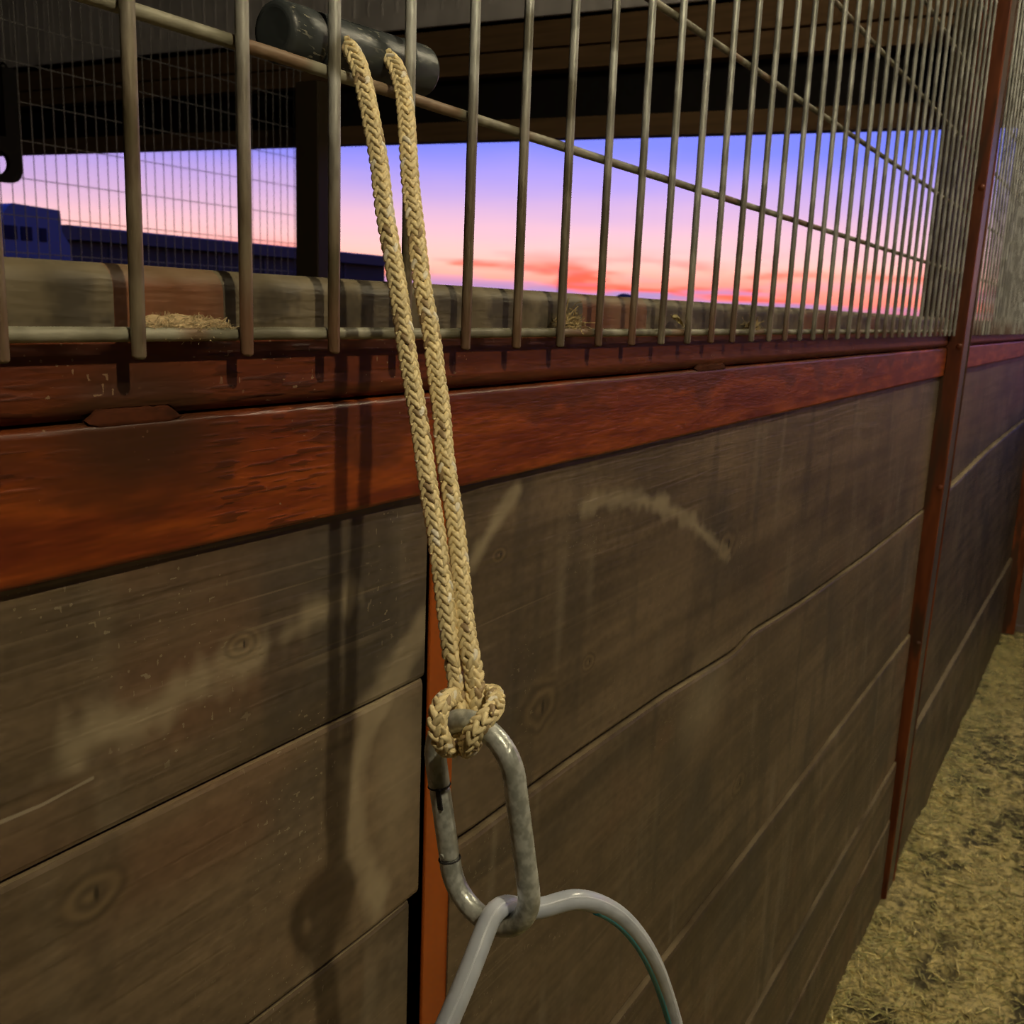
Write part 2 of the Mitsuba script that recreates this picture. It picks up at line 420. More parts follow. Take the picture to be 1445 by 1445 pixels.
scene['mat_galv'] = pr((0.25, 0.24, 0.25), 0.6, metallic=0.3)
scene['mat_lamp_body'] = pr((0.35, 0.30, 0.05), 0.5)
scene['mat_white'] = pr((0.6, 0.6, 0.58), 0.5)
scene['mat_dryleaf'] = pr((0.36, 0.30, 0.13), 0.6)

# ------------------------------------------------------------------ floor, barn shell
FX = np.concatenate([np.linspace(-4, 1.0, 12), np.linspace(1.1, 4.5, 190), np.linspace(4.7, 9, 8)])
FY = np.concatenate([np.linspace(-3.2, -0.95, 8), np.linspace(-0.9, 0.12, 60), np.linspace(0.2, 8, 10)])
gx, gy = np.meshgrid(FX, FY, indexing='ij')
P3 = np.stack([gx, gy, gx * 0], -1)
gz = FLOOR + 0.030 * (meshkit.fbm(P3 * 5, 3) - .5) + 0.014 * (meshkit.fbm(P3 * 26, 3, 4) - .5)
gz += 0.022 * np.exp(-(gy / 0.05) ** 2) * meshkit.noise(P3 * 9, 8)                     # hay drifted against the wall
gz = np.where((gx < 0) | (gy > 0.15), FLOOR - 0.01, gz)
nx, ny = gx.shape
ii, jj = np.meshgrid(np.arange(nx - 1), np.arange(ny - 1), indexing='ij')
fq = np.stack([ii * ny + jj, (ii + 1) * ny + jj, (ii + 1) * ny + jj + 1, ii * ny + jj + 1], -1).reshape(-1, 4)
struct('floor')
add('floor', (np.stack([gx, gy, gz], -1).reshape(-1, 3), fq), 'mat_floor', smooth=True)


def floor_z(x, y):
    p = np.array([[x, y, 0.0]])
    z = FLOOR + 0.030 * (meshkit.fbm(p * 5, 3)[0] - .5) + 0.014 * (meshkit.fbm(p * 26, 3, 4)[0] - .5)
    return z + 0.022 * math.exp(-(y / 0.05) ** 2) * meshkit.noise(p * 9, 8)[0]


for nm, b in (('wall_right', (-4, 4.2, -3.3, -3.2, FLOOR - .05, 2.0)), ('wall_left', (-4.1, -4, -3.3, 8.0, FLOOR - .05, 2.0)),
              ('wall_back', (-4, 4.1, 7.9, 8.0, FLOOR - .05, 2.0))):
    struct(nm)
    add(nm, box(*b), 'mat_barn')
struct('ceiling')
add('ceiling', box(-4.1, 4.9, -3.3, 8.0, 2.0, 2.08), 'mat_roof')


# loose straw lying on the floor
def straws(n, seed, xr, yr, wall=0.0):
    g = np.random.default_rng(seed)
    V, Fc, C = [], [], []
    tri = np.array([[0, 1, 4], [0, 4, 3], [1, 2, 5], [1, 5, 4], [2, 0, 3], [2, 3, 5], [0, 2, 1], [3, 4, 5]])
    for k in range(n):
        x, y = g.uniform(*xr), g.uniform(*yr)
        if wall and g.random() < wall:
            y = -abs(g.normal(0, 0.05)) + 0.01
        if y > -.06 and (1.84 < x < 2.02 or x > 4.03):
            continue
        L, w, a = g.uniform(.006, .030) * (1 if g.random() < .8 else 1.7), g.uniform(.0006, .0014), g.uniform(0, np.pi)
        z = floor_z(x, y) + g.uniform(.000, .007)
        d = np.array([math.cos(a), math.sin(a), g.normal(0, .16)])
        d /= np.linalg.norm(d)
        s = np.cross(d, [0, 0, 1])
        c = np.array([x, y, z])
        up = np.array([0, 0, 1.0])
        ring = [s * w, -s * w, up * w]
        V += [c - d * L / 2 + r for r in ring] + [c + d * L / 2 + r for r in ring]
        Fc.append(tri + len(V) - 6)
        t = g.random()
        col = np.array([0.85, 0.72, 0.34]) * (1 - t) + np.array([0.44, 0.44, 0.18]) * t
        C += [col * g.uniform(.45, 1.35)] * 6
    return tm(V, np.vstack(Fc)), np.array(C)


sm, sc_ = straws(15000, 3, (1.25, 4.1), (-0.75, 0.0), wall=0.16)
add('straw_litter', sm, 'mat_straw', color=sc_)
labels['straw_litter'] = {'label': 'loose hay and chopped straw littering the aisle floor along the stall front', 'category': 'straw', 'kind': 'stuff'}

# ------------------------------------------------------------------ the stall front: planks
PLANK_Y = 0.018
struct('wall_front')
add('wall_front', box(-1.4, 4.08, 0.052, 0.062, FLOOR - .02, -0.06), 'mat_dark')


def plank(x0, x1, top, bot, y=PLANK_Y, th=0.030, nx=26, seed=0, tone=0.5, bev=0.0025):
    xs = np.linspace(x0, x1, nx)
    r = []
    for k, x in enumerate(xs):
        zt, zb = (v(x) if callable(v) else v for v in (top, bot))
        e = 0.0012 if k in (0, nx - 1) else 0.0
        r.append([(x, y + th, zt), (x, y + bev, zt), (x, y + bev * .3 + e, zt - bev * .35), (x, y + e, zt - bev * 1.2),
                  (x, y + e, zb + bev * 1.2), (x, y + bev * .3 + e, zb + bev * .35), (x, y + bev, zb), (x, y + th, zb)])
    m = 8
    v = np.array(r).reshape(-1, 3)
    i, j = np.meshgrid(np.arange(nx - 1), np.arange(m), indexing='ij')
    q = np.stack([i * m + j, (i + 1) * m + j, (i + 1) * m + (j + 1) % m, i * m + (j + 1) % m], -1).reshape(-1, 4)
    f = np.vstack([q[:, [0, 2, 1]], q[:, [0, 3, 2]]])
    cap = [[0, k + 1, k] for k in range(1, m - 1)]
    f = np.vstack([f, cap, [[(nx - 1) * m + a, (nx - 1) * m + c, (nx - 1) * m + b] for a, b, c in cap]])
    t = tm(v, f)
    return t, np.tile([seed, tone], (len(v), 1))


def put_plank(*a, **k):
    t, uv = plank(*a, **k)
    add('plank', t, 'mat_plank', 'wall_front', uv=uv)


def wave(z0, amp, f, ph):
    return lambda x: z0 + amp * math.sin(f * x + ph)


def edge(pts, gap=0.0):
    xs, zs = zip(*pts)
    return lambda x: float(np.interp(x, xs, zs)) + gap


LX0, LX1 = -1.4, 0.2465
l1, l2 = wave(-0.1915, .0006, 9, 0), wave(-0.3255, .001, 7, 1)
put_plank(LX0, LX1, -0.06, lambda x: l1(x) + .0004, seed=.11, tone=.44, nx=40)
put_plank(LX0, LX1 - .0015, lambda x: l1(x) - .0004, lambda x: l2(x) + .0008, seed=.23, tone=.53, nx=40)
put_plank(LX0, LX1 - .009, lambda x: l2(x) - .0008, -0.56, seed=.37, tone=.43, nx=40, y=PLANK_Y + .001)
put_plank(LX0, LX1 - .005, -0.562, -0.86, seed=.41, tone=.5)
put_plank(LX0, LX1 - .004, -0.862, FLOOR - .01, seed=.47, tone=.48)
RX0, RX1 = 0.275, 1.884
r1 = edge([(0.27, -.310), (0.42, -.311), (0.60, -.3165), (0.78, -.329), (0.84, -.322), (1.03, -.333), (1.4, -.343), (1.9, -.346)])
r2, r3, r4 = wave(-.602, .002, 5, 0), wave(-.879, .002, 4, 2), wave(-1.012, .003, 4, 1)
put_plank(RX0, RX1, -0.06, lambda x: r1(x) + .0022, seed=.53, tone=0.37, nx=70, y=PLANK_Y)
put_plank(RX0, RX1, lambda x: r1(x) - .0010, lambda x: r2(x) + .001, seed=.61, tone=0.37, nx=70, y=PLANK_Y - .002, bev=.0032)
put_plank(RX0, RX1, lambda x: r2(x) - .001, lambda x: r3(x) + .001, seed=.71, tone=0.34, nx=50, y=PLANK_Y - .0060, bev=.004)
put_plank(RX0, RX1, lambda x: r3(x) - .001, lambda x: r4(x) + .001, seed=.83, tone=0.36, nx=50, y=PLANK_Y - .0100, bev=.004)
put_plank(RX0, RX1, lambda x: r4(x) - .001, FLOOR - .015, seed=.89, tone=0.33, nx=50, y=PLANK_Y - .0120, bev=.004)
N1 = edge([(2.0, -.345), (2.3, -.338), (2.8, -.322), (3.3, -.318), (4.1, -.316)])
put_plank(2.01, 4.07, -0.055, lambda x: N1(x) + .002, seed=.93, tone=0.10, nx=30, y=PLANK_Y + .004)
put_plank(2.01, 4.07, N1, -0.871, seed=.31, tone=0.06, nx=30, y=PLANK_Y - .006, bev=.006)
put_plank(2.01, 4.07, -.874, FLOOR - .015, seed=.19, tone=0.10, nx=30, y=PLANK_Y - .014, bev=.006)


# ------------------------------------------------------------------ the steel frame
def rail(x0, x1, y0, y1, z0, z1, r, nx=40, seed=0, grime=0.0):
    """Square tube along x with rounded corners."""
    cr = []
    for cy, cz, a0 in ((y1 - r, z1 - r, 0), (y0 + r, z1 - r, 90), (y0 + r, z0 + r, 180), (y1 - r, z0 + r, 270)):
        for a in np.radians(a0 + np.linspace(0, 90, 7)):
            cr.append((cy + r * math.cos(a), cz + r * math.sin(a)))
    cr = np.array(cr)
    xs = np.linspace(x0, x1, nx)
    m = len(cr)
    v = np.array([[(x, *c) for c in cr] for x in xs]).reshape(-1, 3)
    n = meshkit.fbm(v * np.array([20, 40, 40]), 3, seed) - .5
    v[:, 1] += 0.0009 * n
    v[:, 2] += 0.0006 * (meshkit.fbm(v * np.array([15, 3, 3]), 2, seed + 5) - .5)
    i, j = np.meshgrid(np.arange(nx - 1), np.arange(m), indexing='ij')
    q = np.stack([i * m + j, (i + 1) * m + j, (i + 1) * m + (j + 1) % m, i * m + (j + 1) % m], -1).reshape(-1, 4)
    f = np.vstack([q[:, [0, 1, 2]], q[:, [0, 2, 3]]])
    k = len(v)
    v = np.vstack([v, [(x0, (y0 + y1) / 2, (z0 + z1) / 2), (x1, (y0 + y1) / 2, (z0 + z1) / 2)]])
    jj = np.arange(m)
    f = np.vstack([f, np.stack([jj * 0 + k, jj, (jj + 1) % m], 1), np.stack([jj * 0 + k + 1, (nx - 1) * m + (jj + 1) % m, (nx - 1) * m + jj], 1)])
    t = tm(v, f)
    if t.volume < 0:
        t.invert()
    return t, np.tile([grime, seed], (len(v), 1))


fr = thing('stall_frame', 'rust-red steel top frame of the near stall front, two welded rails behind the hanging rope', 'frame')
t, uv = rail(-1.4, 1.884, 0.0125, 0.060, -0.0308, 0.0242, 0.009, 240, 3, 0.8)
add('upper_rail', t, 'mat_tube', fr, smooth=True, uv=uv, label='upper rail, dusty grey-brown above the lowest wire and dark red below')
t, uv = rail(-1.4, 1.884, 0.0118, 0.052, -0.0846, -0.0315, 0.003, 240, 1, 0.0)
add('lower_rail', t, 'mat_red', fr, smooth=True, uv=uv, label='lower rail in brighter rust-red paint')
t, uv = rail(-1, 1, -1, 1, -1, 1, .2, 8, 2, 0.0)
db = box(0.2500, 0.2755, PLANK_Y + .0003, PLANK_Y + .0025, FLOOR - .01, -0.080, .0015)
add('divider_web', box(0.2690, 0.2735, PLANK_Y + .0025, 0.050, FLOOR - .01, -0.080, .001), 'mat_dark', fr)
add('divider_bar', db, 'mat_bar', fr, label='upright orange-red bar between the plank panels')


def weld(x0, x1, z, y, seed):
    """A ground-flush weld filling the seam between the two tubes."""
    n = 18
    xs = np.linspace(x0, x1, n)
    g = np.random.default_rng(seed)
    e = np.clip(np.minimum(xs - x0, x1 - xs) / 0.005 + .12, 0, 1)
    r = []
    for x, k in zip(xs, e):
        a, b = g.normal(0, .0002, 2)
        r.append([(x, .0160, z + .0005), (x, .0142, z + .0052 * k + b), (x, .0130 + a, z + .0026 * k), (x, .0123 + a * .5, z), (x, .0121, z - .0016 * k), (x, .0135, z - .0024 * k + b)])
    v = np.array(r).reshape(-1, 3)
    i, j = np.meshgrid(np.arange(n - 1), np.arange(6), indexing='ij')
    q = np.stack([i * 6 + j, (i + 1) * 6 + j, (i + 1) * 6 + (j + 1) % 6, i * 6 + (j + 1) % 6], -1).reshape(-1, 4)
    return tm(v, np.vstack([q[:, [0, 2, 1]], q[:, [0, 3, 2]]]))


for a, b, sd in ((0.0375, 0.0775, 1), (0.606, 0.676, 2)):
    w = weld(a, b, -0.0311, 0.0088, sd)
    add('weld_bead', w, 'mat_weld', fr, smooth=True)

fr2 = thing('stall_frame', 'rust-red steel top frame of the far stall front, beyond the tall red post', 'frame')
t, uv = rail(2.005, 4.09, 0.0125, 0.058, -0.0308, 0.0240, 0.009, 60, 4, 0.8)
add('upper_rail', t, 'mat_tube', fr2, smooth=True, uv=uv)
t, uv = rail(2.005, 4.09, 0.0118, 0.052, -0.0800, -0.0315, 0.003, 60, 5, 0.3)
add('lower_rail', t, 'mat_red', fr2, smooth=True, uv=uv)


def leaning(m, k):
    """Shear: the post leans out over the aisle towards its top."""
    m = m.copy()
    m.vertices[:, 1] -= k * (m.vertices[:, 2] - FLOOR)
    return m


po = thing('steel_post', 'tall rust-red steel post ending the near grille, foot in the hay', 'post')
flange = box(1.885, 1.893, -0.003, 0.050, FLOOR - .015, 1.30, .002)
web = box(1.8932, 1.970, -0.0005, 0.0075, FLOOR - .015, 1.30, .002)
lip = box(1.9702, 1.978, -0.003, 0.050, FLOOR - .015, 1.30, .002)
add('flange', leaning(flange, .010), 'mat_post', po)
add('web', leaning(web, .010), 'mat_post_web', po)
add('flange', leaning(lip, .010), 'mat_post', po)
for z in (.26, -.028, -.30, -.62):
    s = trimesh.creation.icosphere(1, .006)
    s.apply_scale([.6, 1, 1])
    s.apply_translation([1.884, 0.004 - .010 * (z - FLOOR), z])
    add('bolt_head', s, 'mat_post', po, smooth=True)
p2 = thing('steel_post', 'rust-red post at the far end of the planked stall fronts, beside the dark door', 'post')
add('flange', box(4.10, 4.112, -0.036, 0.060, FLOOR - .015, 0.69, .002), 'mat_post', p2)
add('web', box(4.112, 4.19, -0.012, 0.004, FLOOR - .015, 0.69, .002), 'mat_post', p2)

# ------------------------------------------------------------------ wire grilles
PITCH, COURSE, RW = 0.05, 0.1064, 0.00262


def grille(label, x_first, x_last, y, z0, ztop, x_from, x_to, mat_up, mat_x, sides=12, seg=10, zfoot=-0.0085, wob=0.00012, zphase=0.0, r=RW, course=COURSE):
    g = thing('wire_grille', label, 'grille')
    ups = [mikit.ply(rod((0, 0, zfoot), (0, 0, ztop), r, sides, seg, wob, s), mat_up, smooth=True) for s in range(4)]
    n = int(round((x_last - x_first) / PITCH)) + 1
    for k in range(n):
        d = dict(ups[k % 4])
        d['to_world'] = T().translate([x_first + k * PITCH, y, 0])
        add('upright_bar', d, None, g)
    m = int((ztop - zphase) / course) + 1
    for j in range(m):
        z = zphase + j * course
        add('cross_bar', rod((x_from, y + 2 * r - .0003, z), (x_to, y + 2 * r - .0003, z), r, sides, 60 if seg > 4 else 4, wob, 40 + j), mat_x, g, smooth=True)
    return g


g1 = grille('weathered welded wire grille above the near stall front, with the black handle behind it', -0.30, 1.85, 0.0, 0, 1.20, -0.32, 1.884, 'mat_wire', 'mat_cross')
g2 = grille('welded wire grille beyond the tall red post, its bars merging into grey', 2.05, 4.05, 0.0, 0, 1.20, 2.005, 4.10, 'mat_wire', 'mat_cross', sides=8, seg=3, r=0.0028)
g3 = grille('dark fine wire grille on the far side of the stall, against the sunset', 0.75, 3.95, 3.65, 0, 1.25, 0.70, 3.98, 'mat_far_wire', 'mat_far_wire', sides=8, seg=3, zfoot=-0.02, zphase=0.004, r=0.0019, course=0.1475)

# ------------------------------------------------------------------ far end of the stall: eave header, posts, low walls
HX = 4.0


def along_y(x0, x1, y0, y1, z0, z1, tilt=0.026, b=.004, u=0.5):
    m = box(x0, x1, y0, y1, 0, 1, b)
    m.vertices[:, 2] = np.where(m.vertices[:, 2] > .5, z1, z0) + tilt * (m.vertices[:, 1] - 2.15)
    return m, np.tile([u, 0.0], (len(m.vertices), 1))


struct('wall_end')
m, uv = along_y(HX, HX + .05, -3.2, 7.9, 1.275, 1.305)
sheet = []
ys = np.arange(-3.2, 7.9, 0.02)
prof = []
for k, y in enumerate(np.arange(-3.2, 7.9, 0.092)):
    prof += [(y, 0.0), (y + .070, 0.0), (y + .074, -.002), (y + .088, -.002)]
prof.append((7.9, 0.0))
v, f = [], []
for y, dx in prof:
    zt = 0.030 * (y - 2.15)
    v += [(HX - .01 + dx, y, 1.36 + zt), (HX - .01 + dx, y, 2.02)]
for k in range(len(prof) - 1):
    f += [[2 * k, 2 * k + 1, 2 * k + 3], [2 * k, 2 * k + 3, 2 * k + 2]]
nv = len(v)
v += [(x + .012, y, z) for x, y, z in v]
f += [[a + nv, c + nv, b + nv] for a, b, c in f]
add('ribbed_sheet', tm(v, f), 'mat_sheet', 'wall_end', label='grey ribbed metal sheet')
m, uv = along_y(HX - .03, HX - .012, -3.2, 7.9, 1.30, 1.372, .030)
add('flashing_strip', m, 'mat_sheet', 'wall_end')
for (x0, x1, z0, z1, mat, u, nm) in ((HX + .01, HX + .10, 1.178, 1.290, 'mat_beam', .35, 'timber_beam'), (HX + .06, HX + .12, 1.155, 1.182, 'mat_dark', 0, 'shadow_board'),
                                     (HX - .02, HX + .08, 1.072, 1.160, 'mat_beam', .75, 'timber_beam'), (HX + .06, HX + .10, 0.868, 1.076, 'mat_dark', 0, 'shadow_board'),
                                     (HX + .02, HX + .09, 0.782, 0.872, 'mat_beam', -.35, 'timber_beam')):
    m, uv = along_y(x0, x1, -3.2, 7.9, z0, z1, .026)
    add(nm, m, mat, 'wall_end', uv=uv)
m, uv = along_y(HX + .125, HX + .145, -3.2, 7.9, 0.90, 2.0, .026)
add('backing_board', m, 'mat_dark', 'wall_end')
for k, (z0, z1) in enumerate(((-1.22, -.83), (-.825, -.43), (-.425, -.04))):
    b = box(HX + .02, HX + .06, .07, 7.9, z0, z1, .003)
    add('low_board', b, 'mat_barn', 'wall_end')

tp = thing('timber_post', 'dark square timber post standing in the sunset opening at the corner of the far grille', 'post')
add('shaft', box(HX - .17, HX - .035, 3.416, 3.577, FLOOR - .02, 1.10, .006), 'mat_timber', tp)
add('foot_plate', box(HX - .19, HX - .015, 3.396, 3.597, FLOOR - .02, FLOOR + .02, .003), 'mat_galv', tp)
tp = thing('timber_post', 'dark timber post behind the near grille at the right edge of the sunset', 'post')
add('shaft', box(HX - .17, HX - .035, 0.243, 0.413, FLOOR - .02, 1.10, .006), 'mat_timber', tp)
add('foot_plate', box(HX - .19, HX - .015, 0.223, 0.433, FLOOR - .02, FLOOR + .02, .003), 'mat_galv', tp)

# low plank wall under the far grille
struct('wall_inner')
for k, (z0, z1) in enumerate(((-1.22, -.82), (-.815, -.42), (-.415, -.02))):
    add('board', box(-4.0, 3.99, 3.63, 3.67, z0, z1, .003), 'mat_barn', 'wall_inner')
for nm, x0, x1, y0, y1 in (('stall_bedding', -1.3, 3.80, .08, 3.38),):
    xs, ys = np.linspace(x0, x1, 60), np.linspace(y0, y1, 40)
    bx, by = np.meshgrid(xs, ys, indexing='ij')
    bz = FLOOR + .04 + .05 * (meshkit.fbm(np.stack([bx, by, by * 0], -1) * 3, 3) - .5)
    ii, jj = np.meshgrid(np.arange(59), np.arange(39), indexing='ij')
    q = np.stack([ii * 40 + jj, (ii + 1) * 40 + jj, (ii + 1) * 40 + jj + 1, ii * 40 + jj + 1], -1).reshape(-1, 4)
    add(nm, (np.stack([bx, by, bz], -1).reshape(-1, 3), q), 'mat_bedding', smooth=True)
    labels[nm] = {'label': 'straw bedding covering the stall floor behind the front', 'category': 'bedding', 'kind': 'stuff'}

# aisle end: a dark half door with a pale frame
struct('door_1')
add('kick_board', box(4.215, 4.245, -1.6, -0.098, FLOOR + .045, -.88, .003), 'mat_door', 'door_1')
add('frame_stile', box(4.20, 4.26, -0.096, -0.018, FLOOR + .02, -.25, .003), 'mat_jamb', 'door_1')
add('upper_board', box(4.215, 4.245, -1.6, -0.098, -.875, -.25, .003), 'mat_barn', 'door_1')
add('threshold', box(4.18, 4.30, -1.7, -0.018, FLOOR - .02, FLOOR + .030, .004), 'mat_jamb', 'door_1')
for k in range(2):
    add('leaf_board', box(4.215, 4.245, -3.2 + .8 * k, -2.405 + .8 * k, FLOOR, -.25, .003), 'mat_barn', 'door_1')

# ------------------------------------------------------------------ dark ring bracket on the far grille
from shapely.geometry import Point, box as sbox, Polygon
from shapely.ops import unary_union
rb = thing('ring_bracket', 'dark rounded ring bracket hung on the far grille under the beam, leftmost in the opening', 'bracket')
cx, cz = 2.228, 0.492
outer = unary_union([sbox(cx - .096, cz - .073, cx + .096, cz + .10).buffer(-.05).buffer(.05), sbox(cx + .035, cz + .03, cx + .094, cz + .36)])
shape2 = outer.buffer(.006).buffer(-.006).difference(Point(cx, cz).buffer(.045, 24))
pl = trimesh.creation.extrude_polygon(shape2, .028, engine='earcut')
pl.vertices = np.stack([pl.vertices[:, 0], 3.640 - pl.vertices[:, 2], pl.vertices[:, 1]], 1)
if pl.volume < 0:
    pl.invert()
add('plate', pl, 'mat_dark', rb)
hk = spline([(cx + .065, 3.63, cz + .34), (cx + .065, 3.635, cz + .372), (cx + .065, 3.66, cz + .382), (cx + .065, 3.668, cz + .36)], 14)
add('hook', tube(hk, .005, 8), 'mat_dark', rb, smooth=True)

# ------------------------------------------------------------------ outdoors
add('field', box(4.3, 900, -500, 900, -1.6, -1.5, .01), 'mat_field')
labels['field'] = {'kind': 'structure'}
sh = thing('long_shed', 'long low navy shed with a flat ridge line beyond the far grille', 'building')
SX0, SX1, SY, SZ = 17.6, 30.9, 25.0, -1.5
add('wall', box(SX0, SX1, SY, SY + 9, SZ, 1.34, .01), 'mat_navy', sh)
roof = trimesh.convex.convex_hull(np.array([(x, y, z) for x in (SX0 - .3, SX1 + .15) for y, z in ((SY - .35, 1.36), (SY - .35, 1.44), (SY + 4.5, 2.55), (SY + 9.35, 1.44), (SY + 9.35, 1.36))]))
roof = trimesh.convex.convex_hull(np.array([(x, y, z) for x in (SX0 - .3, SX1 + .15) for y, z in ((SY - .35, 1.33), (SY - .35, 1.66), (SY + .1, 1.73), (SY + 9.1, 1.73), (SY + 9.35, 1.66), (SY + 9.35, 1.33))]))
add('roof', roof, 'mat_navy_roof', sh)
for k in range(6):
    add('wall_panel_joint', box(SX0 + .9 + 2.0 * k, SX0 + 1.0 + 2.0 * k, SY - .05, SY + .02, SZ, 1.32, .01), 'mat_navy_roof', sh)

tr = thing('horse_trailer', 'blue horse trailer with a rounded front and dark windows, left beyond the far grille', 'trailer')
TY = 19.0
prof = Polygon([(10.2, -.9), (13.15, -.9), (13.20, .30), (13.12, .90), (12.95, 1.15), (12.93, 1.56), (11.95, 1.60), (11.84, 1.54), (11.76, 1.42), (11.70, 1.22), (10.2, 1.20)]).buffer(.03)
bd = trimesh.creation.extrude_polygon(prof, 1.9, engine='earcut')
bd.vertices = np.stack([bd.vertices[:, 0], TY + bd.vertices[:, 2], bd.vertices[:, 1]], 1)
if bd.volume < 0:
    bd.invert()
add('body', bd, 'mat_blue', tr)
for x0, x1 in ((11.70, 11.98), (12.06, 12.30), (12.46, 12.62)):
    add('window', box(x0, x1, TY - .03, TY + .02, .93, 1.20, .01), 'mat_glass_dark', tr)
for x in (11.6, 12.5):
    w = trimesh.creation.cylinder(.32, .2, sections=24)
    w.apply_transform(trimesh.transformations.rotation_matrix(np.pi / 2, [1, 0, 0]))
    w.apply_translation([x, TY + .1, -1.19])
    add('wheel', w, 'mat_tyre', tr)
add('tow_bar', box(13.1, 14.3, TY + .85, TY + 1.0, -.98, -.88, .01), 'mat_galv', tr)
add('jockey_leg', box(14.1, 14.2, TY + .87, TY + .98, -1.5, -.9, .01), 'mat_galv', tr)


def tree(x, y, h, w, seed, label):
    k = thing('tree', label, 'tree')
    g = np.random.default_rng(seed)
    add('trunk', tube(np.array([(x, y, -1.5), (x, y, -1.5 + h * .5)]), [.25, .12], 8), 'mat_bark', k)
    bl = []
    for _ in range(9):
        s = trimesh.creation.icosphere(2, 1.0)
        s.vertices *= 1 + .35 * (meshkit.fbm(s.vertices * 3 + g.uniform(0, 50), 3)[:, None] - .5)
        s.apply_scale(np.array([.5 * w, .5 * w, .28 * h]) * g.uniform(.7, 1.1))
        s.apply_translation([x + g.normal(0, w * .35), y + g.normal(0, w * .3), -1.5 + h * g.uniform(.25, .68)])
        bl.append(s)
    add('crown', cat(bl), 'mat_leaf', k)


tree(177, 84, 5.0, 4.6, 1, 'distant dark bush on the horizon right of the lattice mast, taller of the two')
tree(185, 78, 4.6, 4.2, 2, 'lower distant bush on the horizon, just right of its taller neighbour')
ma = thing('mast', 'thin pale lattice mast far off in the sunset haze', 'mast')
mx, my, mz1 = 178.0, 100.0, 8.2
for dx, dy in ((-1, -1), (1, -1), (0, 1)):
    add('leg', tube(np.array([(mx + dx * .55, my + dy * .55, -1.5), (mx + dx * .14, my + dy * .14, mz1)]), [.06, .05], 6), 'mat_galv', ma)
br = []
for k in range(14):
    z0, z1 = -1.5 + k * .69, -1.5 + (k + 1) * .69
    s0, s1 = (.55 - .41 * (z0 + 1.5) / 9.7), (.55 - .41 * (z1 + 1.5) / 9.7)
    c = [(-1, -1), (1, -1), (0, 1)]
    for a in range(3):
        (ax_, ay_), (bx_, by_) = c[a], c[(a + 1) % 3]
        br.append(tube(np.array([(mx + ax_ * s0, my + ay_ * s0, z0), (mx + bx_ * s1, my + by_ * s1, z1)]), .03, 5))
add('bracing', cat(br), 'mat_galv', ma)

# ------------------------------------------------------------------ lamps (out of the frame, they light the place)
wl = thing('work_lamp', 'yellow work lamp on a stand in the aisle beside the camera', 'lamp')
aim = np.array([1.0, 0.0, -0.35]) - WORK
aim /= np.linalg.norm(aim)
sx = np.cross(aim, [0, 0, 1.0])
sx /= np.linalg.norm(sx)
rotm = np.eye(4)
rotm[:3, 0], rotm[:3, 1], rotm[:3, 2], rotm[:3, 3] = sx, np.cross(aim, sx), aim, WORK
dsk = trimesh.creation.cylinder(.016, .002, sections=32)
hs = trimesh.creation.cylinder(.030, .050, sections=32)
hs.apply_translation([0, 0, -.028])
for mm in (dsk, hs):
    mm.apply_transform(rotm)
k = add('lens', dsk, 'mat_white', wl, smooth=False)
scene[k]['emitter'] = {'type': 'area', 'radiance': {'type': 'rgb', 'value': (WARM * WORK_POWER).tolist()}}
add('housing', hs, 'mat_lamp_body', wl)
b0 = WORK - aim * .05
add('stand_pole', tube(np.array([(b0[0], b0[1] - .02, FLOOR), (b0[0], b0[1] - .02, b0[2])]), .012, 10), 'mat_tyre', wl)
add('stand_base', box(b0[0] - .15, b0[0] + .15, b0[1] - .17, b0[1] + .13, FLOOR - .01, FLOOR + .03, .01), 'mat_tyre', wl)
al = thing('ceiling_lamp', 'long white fluorescent batten under the aisle ceiling', 'lamp')
ax0, ay0, az0 = AISLE
add('housing', box(ax0 - .62, ax0 + .62, ay0 - .06, ay0 + .06, az0 + .035, az0 + .10, .006), 'mat_white', al)
k = add('tube', tube(np.array([(ax0 - .6, ay0, az0), (ax0 + .6, ay0, az0)]), .016, 16), 'mat_white', al, smooth=False)
scene[k]['emitter'] = {'type': 'area', 'radiance': {'type': 'rgb', 'value': (WARM2 * AISLE_POWER).tolist()}}
for s in (-1, 1):
    add('lamp_holder', box(ax0 + s * .612 - .012, ax0 + s * .612 + .012, ay0 - .02, ay0 + .02, az0 - .02, az0 + .04, .003), 'mat_white', al)
    add('hanger', tube(np.array([(ax0 + s * .4, ay0, az0 + .09), (ax0 + s * .4, ay0, 2.01)]), .003, 6), 'mat_tyre', al)

# ------------------------------------------------------------------ black toggle handle behind the grille
hd = thing('toggle_handle', 'black rubber toggle handle lying on the wire behind two upright bars, rope through it', 'handle')
HA, HB = np.array([0.1330, 0.0175, 0.1193]), np.array([0.2320, 0.0175, 0.1236])
HL = np.linalg.norm(HB - HA)
HT = (HB - HA) / HL


def turned(s0, s1, r, dome=.002):
    e = dome
    s = np.concatenate([[s0, s0 + .0001], s0 + e * (1 - np.cos(np.linspace(0, np.pi / 2, 6)[1:])), np.linspace(s0 + e, s1 - e, 6)[1:-1], s1 - e * (1 - np.cos(np.linspace(np.pi / 2, 0, 6)[:-1])), [s1 - .0001, s1]])
    rr = np.interp(s, [s0, s1], [r, r])
    h = np.minimum(s - s0, s1 - s)
    rr = r - e * (1 - np.sqrt(np.clip(1 - (1 - np.clip(h / e, 0, 1)) ** 2, 0, 1)))
    return tube(HA + s[:, None] * HT, np.clip(rr, 1e-5, None), 40)


